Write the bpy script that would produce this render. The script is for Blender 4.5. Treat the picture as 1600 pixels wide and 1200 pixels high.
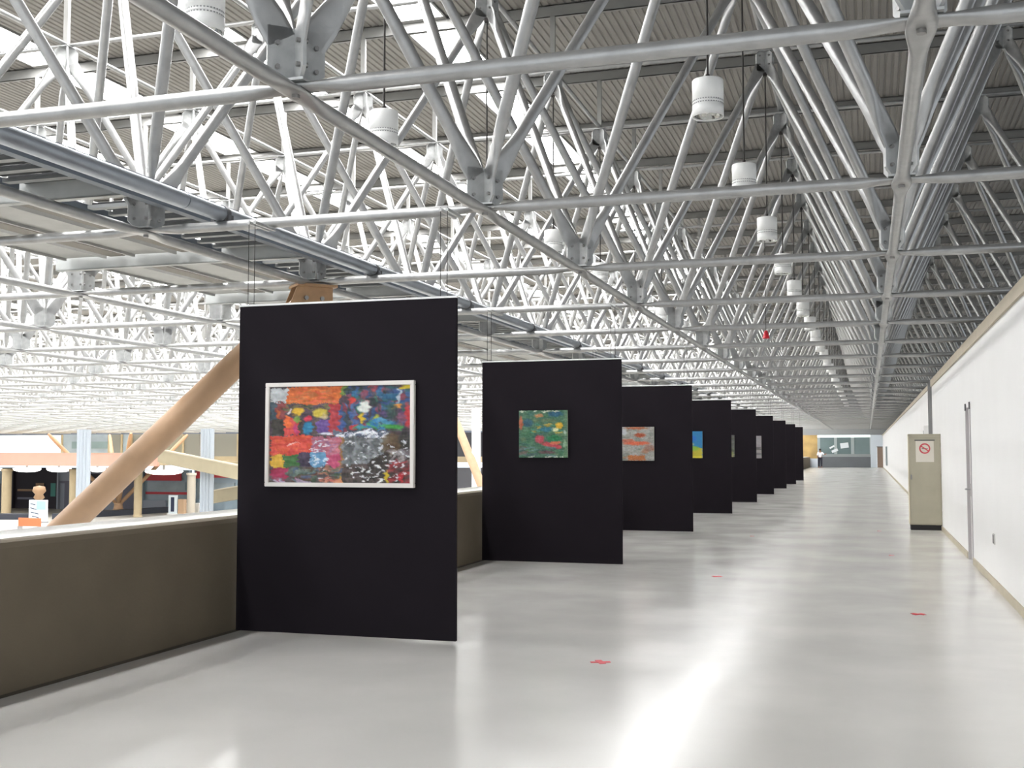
import bpy, bmesh, math, random
import numpy as np
from mathutils import Vector, Matrix, Euler
random.seed(7)
rng = np.random.RandomState(7)
for o in list(bpy.data.objects): bpy.data.objects.remove(o)
SC = bpy.context.scene
COL = SC.collection

# ---------------------------------------------------------------- camera
EYE = 1.572
FPX = 1776.0
CR = Vector((0.954549, 0.298054, -0.000453)).normalized()
CF = Vector((-0.29751, 0.952897, 0.058949)).normalized()
CU = CR.cross(CF).normalized()
CR = CF.cross(CU).normalized()
cam = bpy.data.cameras.new('camera')
cam.sensor_fit = 'HORIZONTAL'; cam.sensor_width = 36.0
cam.lens = FPX * 36.0 / 1600.0
cam.clip_start = 0.05; cam.clip_end = 900
camo = bpy.data.objects.new('camera', cam); COL.objects.link(camo)
mt = Matrix((CR, CU, -CF)).transposed().to_4x4()
mt.translation = Vector((0, 0, EYE))
camo.matrix_world = mt
SC.camera = camo

# ---------------------------------------------------------------- light
SC.view_settings.view_transform = 'Standard'
SC.view_settings.look = 'None'
SC.view_settings.gamma = 1.0
SC.view_settings.use_curve_mapping = False
SC.view_settings.exposure = 0.58
W = bpy.data.worlds.new('sky'); SC.world = W
W.use_nodes = True
bg = W.node_tree.nodes['Background']
bg.inputs['Color'].default_value = (0.88, 0.94, 1.0, 1)
bg.inputs['Strength'].default_value = 1.15
SKYLIGHT = 18.0      # daylight given off by each translucent roof light

def ray(px, py): return CF + CR * ((px - 800) / FPX) - CU * ((py - 600) / FPX)
def atY(px, py, y):
    d = ray(px, py); return Vector((0, 0, EYE)) + d * (y / d.y)

# ---------------------------------------------------------------- materials
def s2l(c):
    return tuple(((v / 12.92) if v <= 0.04045 else ((v + 0.055) / 1.055) ** 2.4) for v in c)
def rgb(r, g, b): return s2l((r / 255, g / 255, b / 255)) + (1,)
MATS = {}
def mat(name, col, rough=0.6, metal=0.0, noise=0.0, scale=8.0, bump=0.0, bscale=60.0, spec=0.5, emit=None, estr=0.0, rvar=0.0, stretch=None):
    if name in MATS: return MATS[name]
    m = bpy.data.materials.new(name); m.use_nodes = True
    nt = m.node_tree; b = nt.nodes['Principled BSDF']
    b.inputs['Base Color'].default_value = col
    b.inputs['Roughness'].default_value = rough
    b.inputs['Metallic'].default_value = metal
    b.inputs['Specular IOR Level'].default_value = spec
    tc = nt.nodes.new('ShaderNodeTexCoord')
    src = tc.outputs['Object']
    if stretch:
        mp = nt.nodes.new('ShaderNodeMapping'); mp.inputs['Scale'].default_value = stretch
        nt.links.new(src, mp.inputs['Vector']); src = mp.outputs['Vector']
    if noise > 0:
        n = nt.nodes.new('ShaderNodeTexNoise'); n.inputs['Scale'].default_value = scale; n.inputs['Detail'].default_value = 5
        nt.links.new(src, n.inputs['Vector'])
        r = nt.nodes.new('ShaderNodeMapRange')
        r.inputs['From Min'].default_value = 0.3; r.inputs['From Max'].default_value = 0.7
        r.inputs['To Min'].default_value = 1 - noise; r.inputs['To Max'].default_value = 1 + noise
        nt.links.new(n.outputs['Fac'], r.inputs['Value'])
        h = nt.nodes.new('ShaderNodeHueSaturation'); h.inputs['Color'].default_value = col
        nt.links.new(r.outputs['Result'], h.inputs['Value'])
        nt.links.new(h.outputs['Color'], b.inputs['Base Color'])
        if rvar > 0:
            r2 = nt.nodes.new('ShaderNodeMapRange')
            r2.inputs['To Min'].default_value = max(0.02, rough - rvar); r2.inputs['To Max'].default_value = rough + rvar
            nt.links.new(n.outputs['Fac'], r2.inputs['Value']); nt.links.new(r2.outputs['Result'], b.inputs['Roughness'])
    if bump > 0:
        n2 = nt.nodes.new('ShaderNodeTexNoise'); n2.inputs['Scale'].default_value = bscale; n2.inputs['Detail'].default_value = 4
        nt.links.new(src, n2.inputs['Vector'])
        bp = nt.nodes.new('ShaderNodeBump'); bp.inputs['Strength'].default_value = bump; bp.inputs['Distance'].default_value = 0.01
        nt.links.new(n2.outputs['Fac'], bp.inputs['Height']); nt.links.new(bp.outputs['Normal'], b.inputs['Normal'])
    if emit:
        b.inputs['Emission Color'].default_value = emit; b.inputs['Emission Strength'].default_value = estr
    MATS[name] = m
    return m
GALV = mat('galvanised_steel', rgb(168, 168, 167), 0.36, 0.6, 0.10, 9.0, 0.06, 90.0)
GALVF = mat('galvanised_steel_far', rgb(172, 172, 170), 0.45, 0.45)
GALVD = mat('galvanised_plate', rgb(176, 177, 176), 0.45, 0.3, 0.12, 14.0)
BOLT = mat('bolt_steel', rgb(150, 148, 146), 0.4, 0.7)
DARKROD = mat('dark_rod', rgb(52, 48, 46), 0.6, 0.3)
ROOFM = mat('roof_sheet_paint', rgb(144, 140, 134), 0.6, 0.0, 0.06, 1.5)
PURL = mat('purlin_paint', rgb(142, 141, 138), 0.5, 0.25, 0.06, 3.0)
FLOORM = mat('polished_floor', rgb(212, 210, 206), 0.2, 0.0, 0.03, 0.9, 0.0, 5.0, 0.5, rvar=0.13)
WALLM = mat('white_wall_paint', rgb(232, 231, 229), 0.55, 0.0, 0.015, 1.2)
CAPM = mat('beige_cap', rgb(178, 168, 148), 0.6, 0, 0.05, 3)
PARAM = mat('olive_brown_render', rgb(108, 98, 82), 0.75, 0, 0.07, 2.2, 0.15, 40)
LEDGEM = mat('pale_ledge', rgb(248, 246, 240), 0.5, 0, 0.03, 2)
FABRIC = mat('black_panel_cloth', rgb(27, 22, 28), 0.85, 0, 0.05, 4, 0.1, 300, 0.2)
WHITE = mat('white_enamel', rgb(240, 240, 238), 0.35)
FRAMEW = mat('white_frame_lacquer', rgb(236, 230, 224), 0.4)
TAN = mat('tan_painted_steel', rgb(174, 140, 108), 0.5, 0, 0.06, 5.0)
TAND = mat('tan_painted_steel_dark', rgb(170, 135, 100), 0.55, 0, 0.10, 9.0)
CABM = mat('khaki_cabinet_paint', rgb(180, 174, 154), 0.45, 0.1, 0.04, 4)
CABS = mat('lit_cabinet_side', rgb(205, 196, 172), 0.5, 0.0, 0.03, 4)  # cabinet paint lightened: light falling on the side is put into the colour
BLACK = mat('black_rubber', rgb(30, 27, 28), 0.6)
REDM = mat('red_tape', rgb(196, 34, 50), 0.5)
GREYD = mat('grey_metal', rgb(96, 96, 98), 0.5, 0.3)
GREYM = mat('mid_grey_paint', rgb(150, 150, 150), 0.55)
BLUEC = mat('blue_grey_channel', rgb(112, 120, 130), 0.45, 0.45)
PLANK = mat('catwalk_plank', rgb(158, 158, 154), 0.5, 0.2, 0.07, 4)
SALMON = mat('salmon_fascia', rgb(216, 150, 132), 0.6, 0, 0.03, 1)
STONE = mat('tan_stone', rgb(164, 148, 118), 0.7, 0, 0.06, 1.5)
BEIGE = mat('beige_ramp_paint', rgb(146, 136, 112), 0.65, 0, 0.04, 1)
HALLF = mat('hall_floor_tile', rgb(168, 165, 158), 0.35, 0, 0.05, 1)
SHOPD = mat('dark_shop_interior', rgb(42, 36, 44), 0.7)
SHOPG = mat('blue_grey_shopfront', rgb(136, 152, 162), 0.25, 0, 0.05, 1)
GLASSG = mat('green_grey_glass', rgb(112, 130, 130), 0.08, 0.0, 0.10, 0.6, 0, 1, 0.6)
GLASSB = mat('blue_grey_glass', rgb(140, 152, 158), 0.15, 0.0, 0.15, 0.5, 0, 1, 0.6)
BASEG = mat('grey_base_panel', rgb(104, 108, 112), 0.4, 0, 0.05, 1)
BROWNDOOR = mat('brown_door', rgb(150, 128, 112), 0.5)
WOODP = mat('varnished_ply', rgb(186, 156, 100), 0.5, 0, 0.2, 1.2)
FLUTE = mat('fluted_column_paint', rgb(158, 166, 174), 0.5)
DARKSTAGE = mat('dark_kerb', rgb(48, 52, 62), 0.5)
LITW = mat('lit_canopy', rgb(250, 250, 245), 0.5, emit=(1, 1, 0.97, 1), estr=2.0)
SKYL = mat('translucent_rooflight', rgb(240, 244, 248), 0.5, emit=(1.0, 1.0, 1.0, 1), estr=SKYLIGHT)
SKIN = mat('skin', rgb(150, 105, 80), 0.6)
SHIRT = mat('white_shirt', rgb(232, 232, 238), 0.8)
TROUS = mat('dark_trousers', rgb(40, 42, 54), 0.8)
HAIRM = mat('dark_hair', rgb(28, 22, 20), 0.7)

# ---------------------------------------------------------------- helpers
def tag(o, label=None, cat=None, group=None, kind=None):
    if label: o['label'] = label
    if cat: o['category'] = cat
    if group: o['group'] = group
    if kind: o['kind'] = kind
    return o
def empty(name, loc=(0, 0, 0), label=None, cat=None, group=None, kind=None):
    o = bpy.data.objects.new(name, None); o.empty_display_size = 0.1
    o.location = loc; COL.objects.link(o)
    return tag(o, label, cat, group, kind)
def link(name, me, parent=None, loc=None, rot=None):
    o = bpy.data.objects.new(name, me)
    if parent: o.parent = parent
    if loc is not None: o.location = loc
    if rot is not None: o.rotation_euler = rot
    COL.objects.link(o)
    return o
class MB:
    def __init__(s): s.v = []; s.f = []; s.sm = []
    def add(s, vs, fs, smooth=False):
        n = len(s.v); s.v += [tuple(v) for v in vs]
        for f in fs: s.f.append(tuple(i + n for i in f)); s.sm.append(smooth)
        return s
    def box(s, a, b, M=None):
        x0, y0, z0 = a; x1, y1, z1 = b
        vs = [Vector(p) for p in ((x0, y0, z0), (x1, y0, z0), (x1, y1, z0), (x0, y1, z0), (x0, y0, z1), (x1, y0, z1), (x1, y1, z1), (x0, y1, z1))]
        if M is not None: vs = [M @ v for v in vs]
        return s.add(vs, [(0, 3, 2, 1), (4, 5, 6, 7), (0, 1, 5, 4), (1, 2, 6, 5), (2, 3, 7, 6), (3, 0, 4, 7)])
    def cbox(s, c, d, M=None):
        return s.box((c[0] - d[0] / 2, c[1] - d[1] / 2, c[2] - d[2] / 2), (c[0] + d[0] / 2, c[1] + d[1] / 2, c[2] + d[2] / 2), M)
    def tube(s, a, b, r, n=12, r2=None, caps=True):
        a = Vector(a); b = Vector(b); d = (b - a).normalized()
        u = d.orthogonal().normalized(); w = d.cross(u)
        r2 = r if r2 is None else r2
        vs = []
        for c, rr in ((a, r), (b, r2)):
            for k in range(n):
                t = 2 * math.pi * (k + .5) / n; vs.append(c + (u * math.cos(t) + w * math.sin(t)) * rr)
        s.add(vs, [(k, (k + 1) % n, n + (k + 1) % n, n + k) for k in range(n)], n > 4)
        if caps: s.add(vs, [tuple(reversed(range(n))), tuple(range(n, 2 * n))])
        return s
    def lathe(s, prof, n=24, M=None, cap=False):
        vs = []
        for r, z in prof:
            for k in range(n):
                t = 2 * math.pi * k / n; v = Vector((r * math.cos(t), r * math.sin(t), z)); vs.append(M @ v if M is not None else v)
        fs = []
        for i in range(len(prof) - 1):
            for k in range(n): fs.append((i * n + k, i * n + (k + 1) % n, (i + 1) * n + (k + 1) % n, (i + 1) * n + k))
        return s.add(vs, fs, True)
    def mesh(s, name, m):
        me = bpy.data.meshes.new(name); me.from_pydata(s.v, [], s.f)
        if m: me.materials.append(m)
        me.polygons.foreach_set('use_smooth', s.sm)
        me.update(); return me
    def build(s, name, m, parent=None, loc=None, rot=None, bevel=0):
        o = link(name, s.mesh(name, m), parent, loc, rot)
        if bevel > 0:
            bm = bmesh.new(); bm.from_mesh(o.data)
            bmesh.ops.bevel(bm, geom=bm.edges[:], offset=bevel, segments=2, affect='EDGES', clamp_overlap=True)
            bm.to_mesh(o.data); bm.free()
        return o
def boxo(name, a, b, m, parent=None, bevel=0): return MB().box(a, b).build(name, m, parent, bevel=bevel)

# ---------------------------------------------------------------- layout constants
U0, V0, MOD = -3.112, 5.781, 3.4
ZL = 3.647          # lower chord plane
ZU = 7.786          # upper chord plane
ZLB, ZUB = 3.93, 7.50   # where the diagonals meet the brackets
XP, XPR, XW = -5.303, -3.236, 1.39
YB, YE = -5.0, 114.0

# ---------------------------------------------------------------- setting
fl = MB().box((XP - 0.66, YB, -0.35), (XW + .2, YE, 0.0)).build('floor', FLOORM); tag(fl, kind='structure')
fl2 = MB().box((XW + .2, YB, -0.35), (8.9, YE, 0.0)).build('floor', mat('unseen_dark_floor', rgb(110, 108, 104), .8)); tag(fl2, kind='structure')  # unseen floor beyond the wall, kept dark to cut bounce onto the roof
wo = MB().box((8.9, YB, -0.35), (9.1, YE, 3.6)).box((8.9, YB, 6.9), (9.1, YE, 9.2)).build('added_wall_outer', mat('added_wall_grey', rgb(120, 120, 120), .8)); tag(wo, kind='structure')  # unseen wall added to block side light, with an open band left between
w3 = empty('added_window_3', kind='structure')  # unseen opening added to let cool sky light reach the tubes
mu = MB().box((8.95, -.05, 3.6), (9.05, .05, 6.9)).mesh('mullion', mat('mullion_grey', rgb(170, 180, 180), .5))
for k in range(34): link('mullion', mu, w3, (0, YB + 3.5 * k, 0))
hf = MB().box((-150, YB - 10, -5.3), (XP - 0.1, YE + 20, -5.0)).build('floor', HALLF); tag(hf, kind='structure')

wr = empty('wall_right', kind='structure')
MB().box((XW, YB, 0), (XW + 0.2, 17.17, 3.0)).build('wall_section', WALLM, wr)
MB().box((XW, 17.17, 2.27), (XW + 0.2, 17.92, 3.0)).build('wall_section', WALLM, wr)
MB().box((XW, 17.92, 0), (XW + 0.2, 26.95, 3.0)).build('wall_section', WALLM, wr)
MB().box((XW, 27.55, 0), (XW + 0.2, YE, 3.0)).build('wall_section', WALLM, wr)
MB().box((XW + 0.06, 26.95, 0), (XW + 0.2, 27.55, 3.0)).build('recess_panel', GREYD, wr)
MB().box((XW - 0.03, YB, 3.0), (XW + 0.26, 26.9, 3.14)).build('coping', CAPM, wr)
MB().box((XW - 0.03, 27.6, 3.0), (XW + 0.26, YE, 3.10)).build('coping', CAPM, wr)
bb = MB().box((XW - 0.018, YB, 0), (XW, 17.1, 0.09)).box((XW - 0.018, 18.0, 0), (XW, 26.9, 0.09)).box((XW - 0.018, 27.6, 0), (XW, YE, 0.09)).build('baseboard_right', CAPM); tag(bb, kind='structure')
# door in the right wall
d1 = empty('door_1', (XW, 17.55, 0), kind='structure')
MB().box((0.03, -0.30, 0.01), (0.07, 0.30, 2.2)).build('leaf', WALLM, d1)
for s in (-1, 1):
    MB().box((-0.012, s * 0.345 - 0.045, 0), (0.10, s * 0.345 + 0.045, 2.24)).build('jamb', mat('jamb_grey', rgb(176, 172, 172), 0.5), d1)
    MB().box((-0.02, s * 0.345 - 0.05, 2.16), (-0.005, s * 0.345 + 0.05, 2.26)).build('jamb_cap', GREYD, d1)
MB().box((0.0, -0.30, 2.2), (0.10, 0.30, 2.27)).build('head', WALLM, d1)
hd = MB().tube((0.03, 0.20, 1.02), (-0.045, 0.20, 1.02), 0.012).tube((-0.045, 0.21, 1.02), (-0.045, 0.08, 1.02), 0.011)
hd.box((0.02, 0.17, 0.92), (0.03, 0.23, 1.10)).build('handle', GALV, d1)

# left parapet of the gallery: inner face, wide pale ledge on top
wl = empty('wall_left', kind='structure')
prof = [(XP, 0.0), (XP, 0.95), (XP - 0.012, 0.985), (XP - 0.04, 1.0), (XP - 0.10, 1.002), (XP - 0.10, 0.9), (XP - 0.2, 0.9), (XP - 0.2, 0.0)]
vs = [(x, YB, z) for x, z in prof] + [(x, YE, z) for x, z in prof]; n = len(prof)
pm = MB().add(vs, [(k, (k + 1) % n, n + (k + 1) % n, n + k) for k in range(n)] + [tuple(range(n)), tuple(reversed(range(n, 2 * n)))])
pm.build('parapet_face', PARAM, wl)
MB().box((XP - 0.66, YB, 0.93), (XP - 0.098, YE, 1.004)).box((XP - 0.66, YB, 0.0), (XP - 0.56, YE, 0.93)).build('ledge', LEDGEM, wl)
MB().box((XP, YB, 0.0), (XP + 0.008, YE, 0.02)).build('skirting', mat('skirt_dark', rgb(70, 64, 54), 0.7), wl)

# roof: corrugated sheets between rows of translucent roof lights
ceil = empty('ceiling', kind='structure')
ZR = 8.93
SKX = [-7.15 - 3.75 * k for k in range(26)]
edges = [9.0] + sum([[x + 0.44, x - 0.44] for x in SKX], []) + [-112.0]
for k in range(0, len(edges), 2):
    xa, xb = edges[k], edges[k + 1]
    w = xa - xb; n = max(3, int(round(w / 0.13))); p = w / n
    pts = []
    for i in range(n):
        x = xa - i * p
        pts += [(x, 0), (x - p * .5, 0), (x - p * .62, .02), (x - p * .88, .02)]
    pts.append((xb, 0))
    y1 = YE
    vs = [(x, YB, ZR + z) for x, z in pts] + [(x, y1, ZR + z) for x, z in pts]
    vs += [(x, YB, ZR + z + .01) for x, z in pts] + [(x, y1, ZR + z + .01) for x, z in pts]
    N = len(pts); fs = []
    for i in range(N - 1):
        fs.append((i, i + 1, N + i + 1, N + i)); fs.append((2 * N + i, 3 * N + i, 3 * N + i + 1, 2 * N + i + 1))
    MB().add(vs, fs).build('roof_sheet', ROOFM, ceil)
pane = MB().box((-0.44, -1.62, 0.0), (0.44, 1.62, 0.012)).mesh('skylight_pane', SKYL)
panes = []
for k, x in enumerate(SKX):
    for j in range(-3, 32):
        y = V0 + (j + 1.0) * MOD - MOD * .5 + 1.7
        if y + 1.6 > YE or x < -y * 1.05 - 18: continue
        panes.append((math.hypot(x, y) + (0 if y > 8 else 60), x, y))
panes.sort()
for d, x, y in panes[:300]: link('skylight_pane', pane, ceil, (x, y, ZR + .02))
rest = MB()
for d, x, y in panes[300:]: rest.box((x - .44, y - 1.62, ZR + .02), (x + .44, y + 1.62, ZR + .032))
if rest.v: tag(rest.build('skylight_pane_array', SKYL, ceil), kind='stuff')
# purlins on short posts over every row of upper nodes
def channel(mb, x0, x1, y, z0, z1, t=.012, w=.07):
    mb.box((x0, y, z0), (x1, y + t, z1)); mb.box((x0, y, z0), (x1, y + w, z0 + t)); mb.box((x0, y, z1 - t), (x1, y + w, z1))
def xmin(y): return max(-112.0, -y * 1.05 - 16)
for j in range(-4, 32):
    y = V0 + (j + .5) * MOD
    if y > YE or y < YB: continue
    m_ = MB(); channel(m_, xmin(y), 8.8, y + .04, 8.72, 8.92); m_.build('purlin', PURL, ceil)
    jt = MB()
    for x in SKX:
        if x > xmin(y): jt.box((x - .46, y - .09, 8.90), (x + .46, y + .09, 8.95))
    if jt.v: jt.build('rooflight_joint', PURL, ceil)
for x in SKX[:20]:
    m_ = MB().box((x - .47, YB, ZR - .02), (x - .43, YE, ZR + .06)).box((x + .43, YB, ZR - .02), (x + .47, YE, ZR + .06)).build('rooflight_trim', PURL, ceil)

# ---------------------------------------------------------------- space frame
frame = empty('space_frame', (0, 0, ZL), 'galvanised tubular space frame of pyramids filling the underside of the whole roof', 'roof truss')
def mflat_tube(L, r, wflat, n=12, flat_in=0.06, taper=0.30):
    """tube along +X, ends squeezed flat in the XY plane"""
    st = [(0.0, 1), (flat_in, 1), (flat_in + taper * .35, .62), (flat_in + taper * .7, .2), (flat_in + taper, 0)]
    st = st + [(L - a, t) for a, t in reversed(st)]
    vs = []; fs = []
    for x, t in st:
        for k in range(n):
            a = 2 * math.pi * k / n; ty = math.cos(a); tz = math.sin(a)
            yr = r * ty; zr = r * tz
            yf = (wflat / 2) * (ty if abs(ty) < .3 else math.copysign(abs(ty) ** .6, ty)); zf = .011 * (1 if tz > 0.01 else (-1 if tz < -0.01 else 0))
            vs.append((x, yr * (1 - t) + yf * t, zr * (1 - t) + zf * t))
    for i in range(len(st) - 1):
        for k in range(n): fs.append((i * n + k, i * n + (k + 1) % n, (i + 1) * n + (k + 1) % n, (i + 1) * n + k))
    m = MB().add(vs, fs, True)
    m.add(vs, [tuple(reversed(range(n))), tuple(range((len(st) - 1) * n, len(st) * n))])
    return m
DH = 0.085   # how far out from the node axis a diagonal starts
dvec = Vector((MOD / 2 - 2 * DH * .7071, MOD / 2 - 2 * DH * .7071, ZUB - ZLB)); LD = dvec.length
ME_LC = mflat_tube(MOD, .048, .15).mesh('lower_chord_tube', GALV)
ME_UC = mflat_tube(MOD, .036, .10, 8).mesh('upper_chord_tube', GALV)
ME_DG = mflat_tube(LD, .056, .19, 12, .14, .34).mesh('diagonal_tube', GALV)
def bracket_mesh(flip, bolts=True):
    m = MB(); s = -1 if flip else 1
    for a in (math.pi / 4, -math.pi / 4):
        M = Matrix.Rotation(a, 4, 'Z')
        # plate with clipped lower corners
        for t in (0,):
            pts = [(-.10, .03), (.10, .03), (.17, .10), (.17, .36), (-.17, .36), (-.17, .10)]
            vs = [M @ Vector((x, -.011, s * z)) for x, z in pts] + [M @ Vector((x, .011, s * z)) for x, z in pts]
            k = len(pts)
            m.add(vs, [tuple(range(k)), tuple(reversed(range(k, 2 * k)))] + [(i, (i + 1) % k, k + (i + 1) % k, k + i) for i in range(k)])
    m.box((-.10, -.10, min(s * .03, s * .045)), (.10, .10, max(s * .03, s * .045)))
    return m
ME_BL = bracket_mesh(False).mesh('node_bracket', GALVD)
ME_BU = bracket_mesh(True).mesh('node_bracket', GALVD)
ME_BOLT = MB().tube((0, -.034, 0), (0, .034, 0), .015, 6).mesh('bolt', BOLT)
ME_CB = MB().tube((0, 0, -.045), (0, 0, .03), .026, 6).mesh('chord_bolt', BOLT)
# far members: plain prisms and small crosses
def lx(i): return U0 + i * MOD
def ly(j): return V0 + j * MOD
members = []   # (dist, kind, loc, rotation matrix)
def infr(p, mrg=250):
    d = p - Vector((0, 0, EYE)); z = d.dot(CF)
    if z < .5: return False
    x = 800 + FPX * d.dot(CR) / z; y = 600 - FPX * d.dot(CU) / z
    return -mrg < x < 1600 + mrg and -mrg < y < 1200 + mrg
RZ90 = Matrix.Rotation(math.pi / 2, 4, 'Z')
J0, J1, I1 = -3, 31, 3
brk = []
for j in range(J0, J1 + 1):
    y = ly(j)
    i0 = int(math.floor((xmin(max(y, 0)) - U0) / MOD)) + 1
    for i in range(i0, I1 + 1):
        x = lx(i)
        brk.append(('L', Vector((x, y, ZL))))
        if i < I1: members.append(('u', Vector((x, y, ZL + .012)), Matrix.Identity(4), MOD))
        if j < J1: members.append(('v', Vector((x, y, ZL - .012)), RZ90, MOD))
        if i < I1 and j < J1:
            xu, yu = x + MOD / 2, y + MOD / 2
            brk.append(('U', Vector((xu, yu, ZU))))
            if i < I1 - 1: members.append(('U', Vector((xu, yu, ZU - .01)), Matrix.Identity(4), MOD))
            if j < J1 - 1: members.append(('V', Vector((xu, yu, ZU + .01)), RZ90, MOD))
            for sx in (0, 1):
                for sy in (0, 1):
                    lo = Vector((x + sx * MOD, y + sy * MOD, ZLB)); hi = Vector((xu, yu, ZUB))
                    h = Vector((hi.x - lo.x, hi.y - lo.y, 0)).normalized()
                    a = lo + h * DH; b = hi - h * DH
                    ex = (b - a).normalized(); side = h.cross(Vector((0, 0, 1))).normalized(); up = side.cross(ex)
                    # mesh X = axis, mesh Y = wide direction of the flat (in the vertical plane), mesh Z = thin
                    ey = up; ez = ex.cross(ey)
                    Mx = Matrix((ex, ey, ez)).transposed().to_4x4()
                    members.append(('D', a, Mx, LD))
def mid(m): return m[1] + m[2].to_3x3() @ Vector((m[3] / 2, 0, 0))
def score(m):
    c = mid(m); d = (c - Vector((0, 0, EYE))).length
    return d if (infr(c) or infr(m[1], 60) or infr(m[1] + m[2].to_3x3() @ Vector((m[3], 0, 0)), 60)) else d + 500
groups = {'lower_chord_tube': [], 'upper_chord_tube': [], 'diagonal_tube': []}
for m in members:
    k = {'u': 'lower_chord_tube', 'v': 'lower_chord_tube', 'U': 'upper_chord_tube', 'V': 'upper_chord_tube', 'D': 'diagonal_tube'}[m[0]]
    groups[k].append(m)
DATA = {'lower_chord_tube': (ME_LC, .048), 'upper_chord_tube': (ME_UC, .036), 'diagonal_tube': (ME_DG, .056)}
def prisms(name, items, r, n=6):
    """many plain tubes in one mesh"""
    V = []; F = []; c = 0
    ang = [2 * math.pi * k / n for k in range(n)]
    cs = [(math.cos(a) * r, math.sin(a) * r) for a in ang]
    for it in items:
        R3 = it[2].to_3x3(); ex = R3.col[0]; ey = R3.col[1]; ez = R3.col[2]; a = it[1]; b = a + ex * it[3]
        for P in (a, b):
            for (u, w) in cs: V.append((P.x + ey.x * u + ez.x * w, P.y + ey.y * u + ez.y * w, P.z + ey.z * u + ez.z * w))
        for k in range(n): F.append((c + k, c + (k + 1) % n, c + n + (k + 1) % n, c + n + k))
        c += 2 * n
    me = bpy.data.meshes.new(name); me.from_pydata(V, [], F); me.materials.append(GALVF)
    me.polygons.foreach_set('use_smooth', [True] * len(F)); me.update()
    return me
for gname, items in groups.items():
    items.sort(key=score)
    me, r = DATA[gname]
    for it in items[:300]:
        o = bpy.data.objects.new(gname, me); o.parent = frame
        o.matrix_parent_inverse = Matrix.Translation((0, 0, -ZL))
        M = it[2].copy(); M.translation = it[1]
        o.matrix_basis = M
        COL.objects.link(o)
    o = link('distant_' + gname.replace('_tube', '_tubes'), prisms(gname, items[300:], r), frame, (0, 0, -ZL)); tag(o, kind='stuff')
brk.sort(key=lambda b: (b[1] - Vector((0, 0, EYE))).length + (0 if infr(b[1]) else 500))
for q, (k, p) in enumerate(brk[:300]):
    o = link('node_bracket', ME_BL if k == 'L' else ME_BU, frame, (p.x, p.y, p.z - ZL))
    if q < 24:
        sg = 1 if k == 'L' else -1
        link('chord_bolt', ME_CB, o)
        for a in (45, 135, 225, 315):
            for zz in (.12, .26):
                ar = math.radians(a); link('bolt', ME_BOLT, o, (.115 * math.cos(ar), .115 * math.sin(ar), sg * zz), (0, 0, ar))
fb = MB()
for k, p in brk[300:]:
    s = 1 if k == 'L' else -1; z0, z1 = sorted((p.z + s * .03, p.z + s * .36))
    for a in (.7854, -.7854):
        M = Matrix.Translation((p.x, p.y, 0)) @ Matrix.Rotation(a, 4, 'Z')
        fb.add([M @ Vector((-.16, 0, z0)), M @ Vector((.16, 0, z0)), M @ Vector((.16, 0, z1)), M @ Vector((-.16, 0, z1))], [(0, 1, 2, 3)])
o = fb.build('distant_node_brackets', GALVF, frame, (0, 0, -ZL)); tag(o, kind='stuff')
# short posts from the upper nodes to the purlins
pst = MB().box((-.04, -.03, 0), (.04, .03, .94)).mesh('roof_post', PURL)
ups = [p for k, p in brk if k == 'U']
for p in ups[:200]: link('roof_post', pst, ceil, (p.x, p.y, ZU - .02))
rp = MB()
for p in ups[200:]: rp.box((p.x - .04, p.y - .03, ZU), (p.x + .04, p.y + .03, 8.72))
tag(rp.build('distant_roof_posts', PURL, ceil), kind='stuff')

# ---------------------------------------------------------------- display panels and paintings
def grid_canvas(name, w, h, img, parent, ydir=-1):
    """flat canvas in XZ facing -Y, colours from a (rows, cols, 3) linear array"""
    ny, nx, _ = img.shape
    xs = np.linspace(0, w, nx); zs = np.linspace(h, 0, ny)
    vs = [(float(x), 0.0, float(z)) for z in zs for x in xs]
    fs = [(r * nx + c, (r + 1) * nx + c, (r + 1) * nx + c + 1, r * nx + c + 1) for r in range(ny - 1) for c in range(nx - 1)]
    me = bpy.data.meshes.new(name); me.from_pydata(vs, [], fs); me.update()
    at = me.color_attributes.new('paint', 'FLOAT_COLOR', 'POINT')
    buf = np.ones((ny * nx, 4), dtype=np.float32); buf[:, :3] = img.reshape(-1, 3)
    at.data.foreach_set('color', buf.ravel())
    m = bpy.data.materials.get('oil_paint')
    if not m:
        m = bpy.data.materials.new('oil_paint'); m.use_nodes = True; nt = m.node_tree; b = nt.nodes['Principled BSDF']
        a = nt.nodes.new('ShaderNodeAttribute'); a.attribute_name = 'paint'
        nt.links.new(a.outputs['Color'], b.inputs['Base Color']); b.inputs['Roughness'].default_value = .45
    me.materials.append(m)
    return link(name, me, parent)
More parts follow.
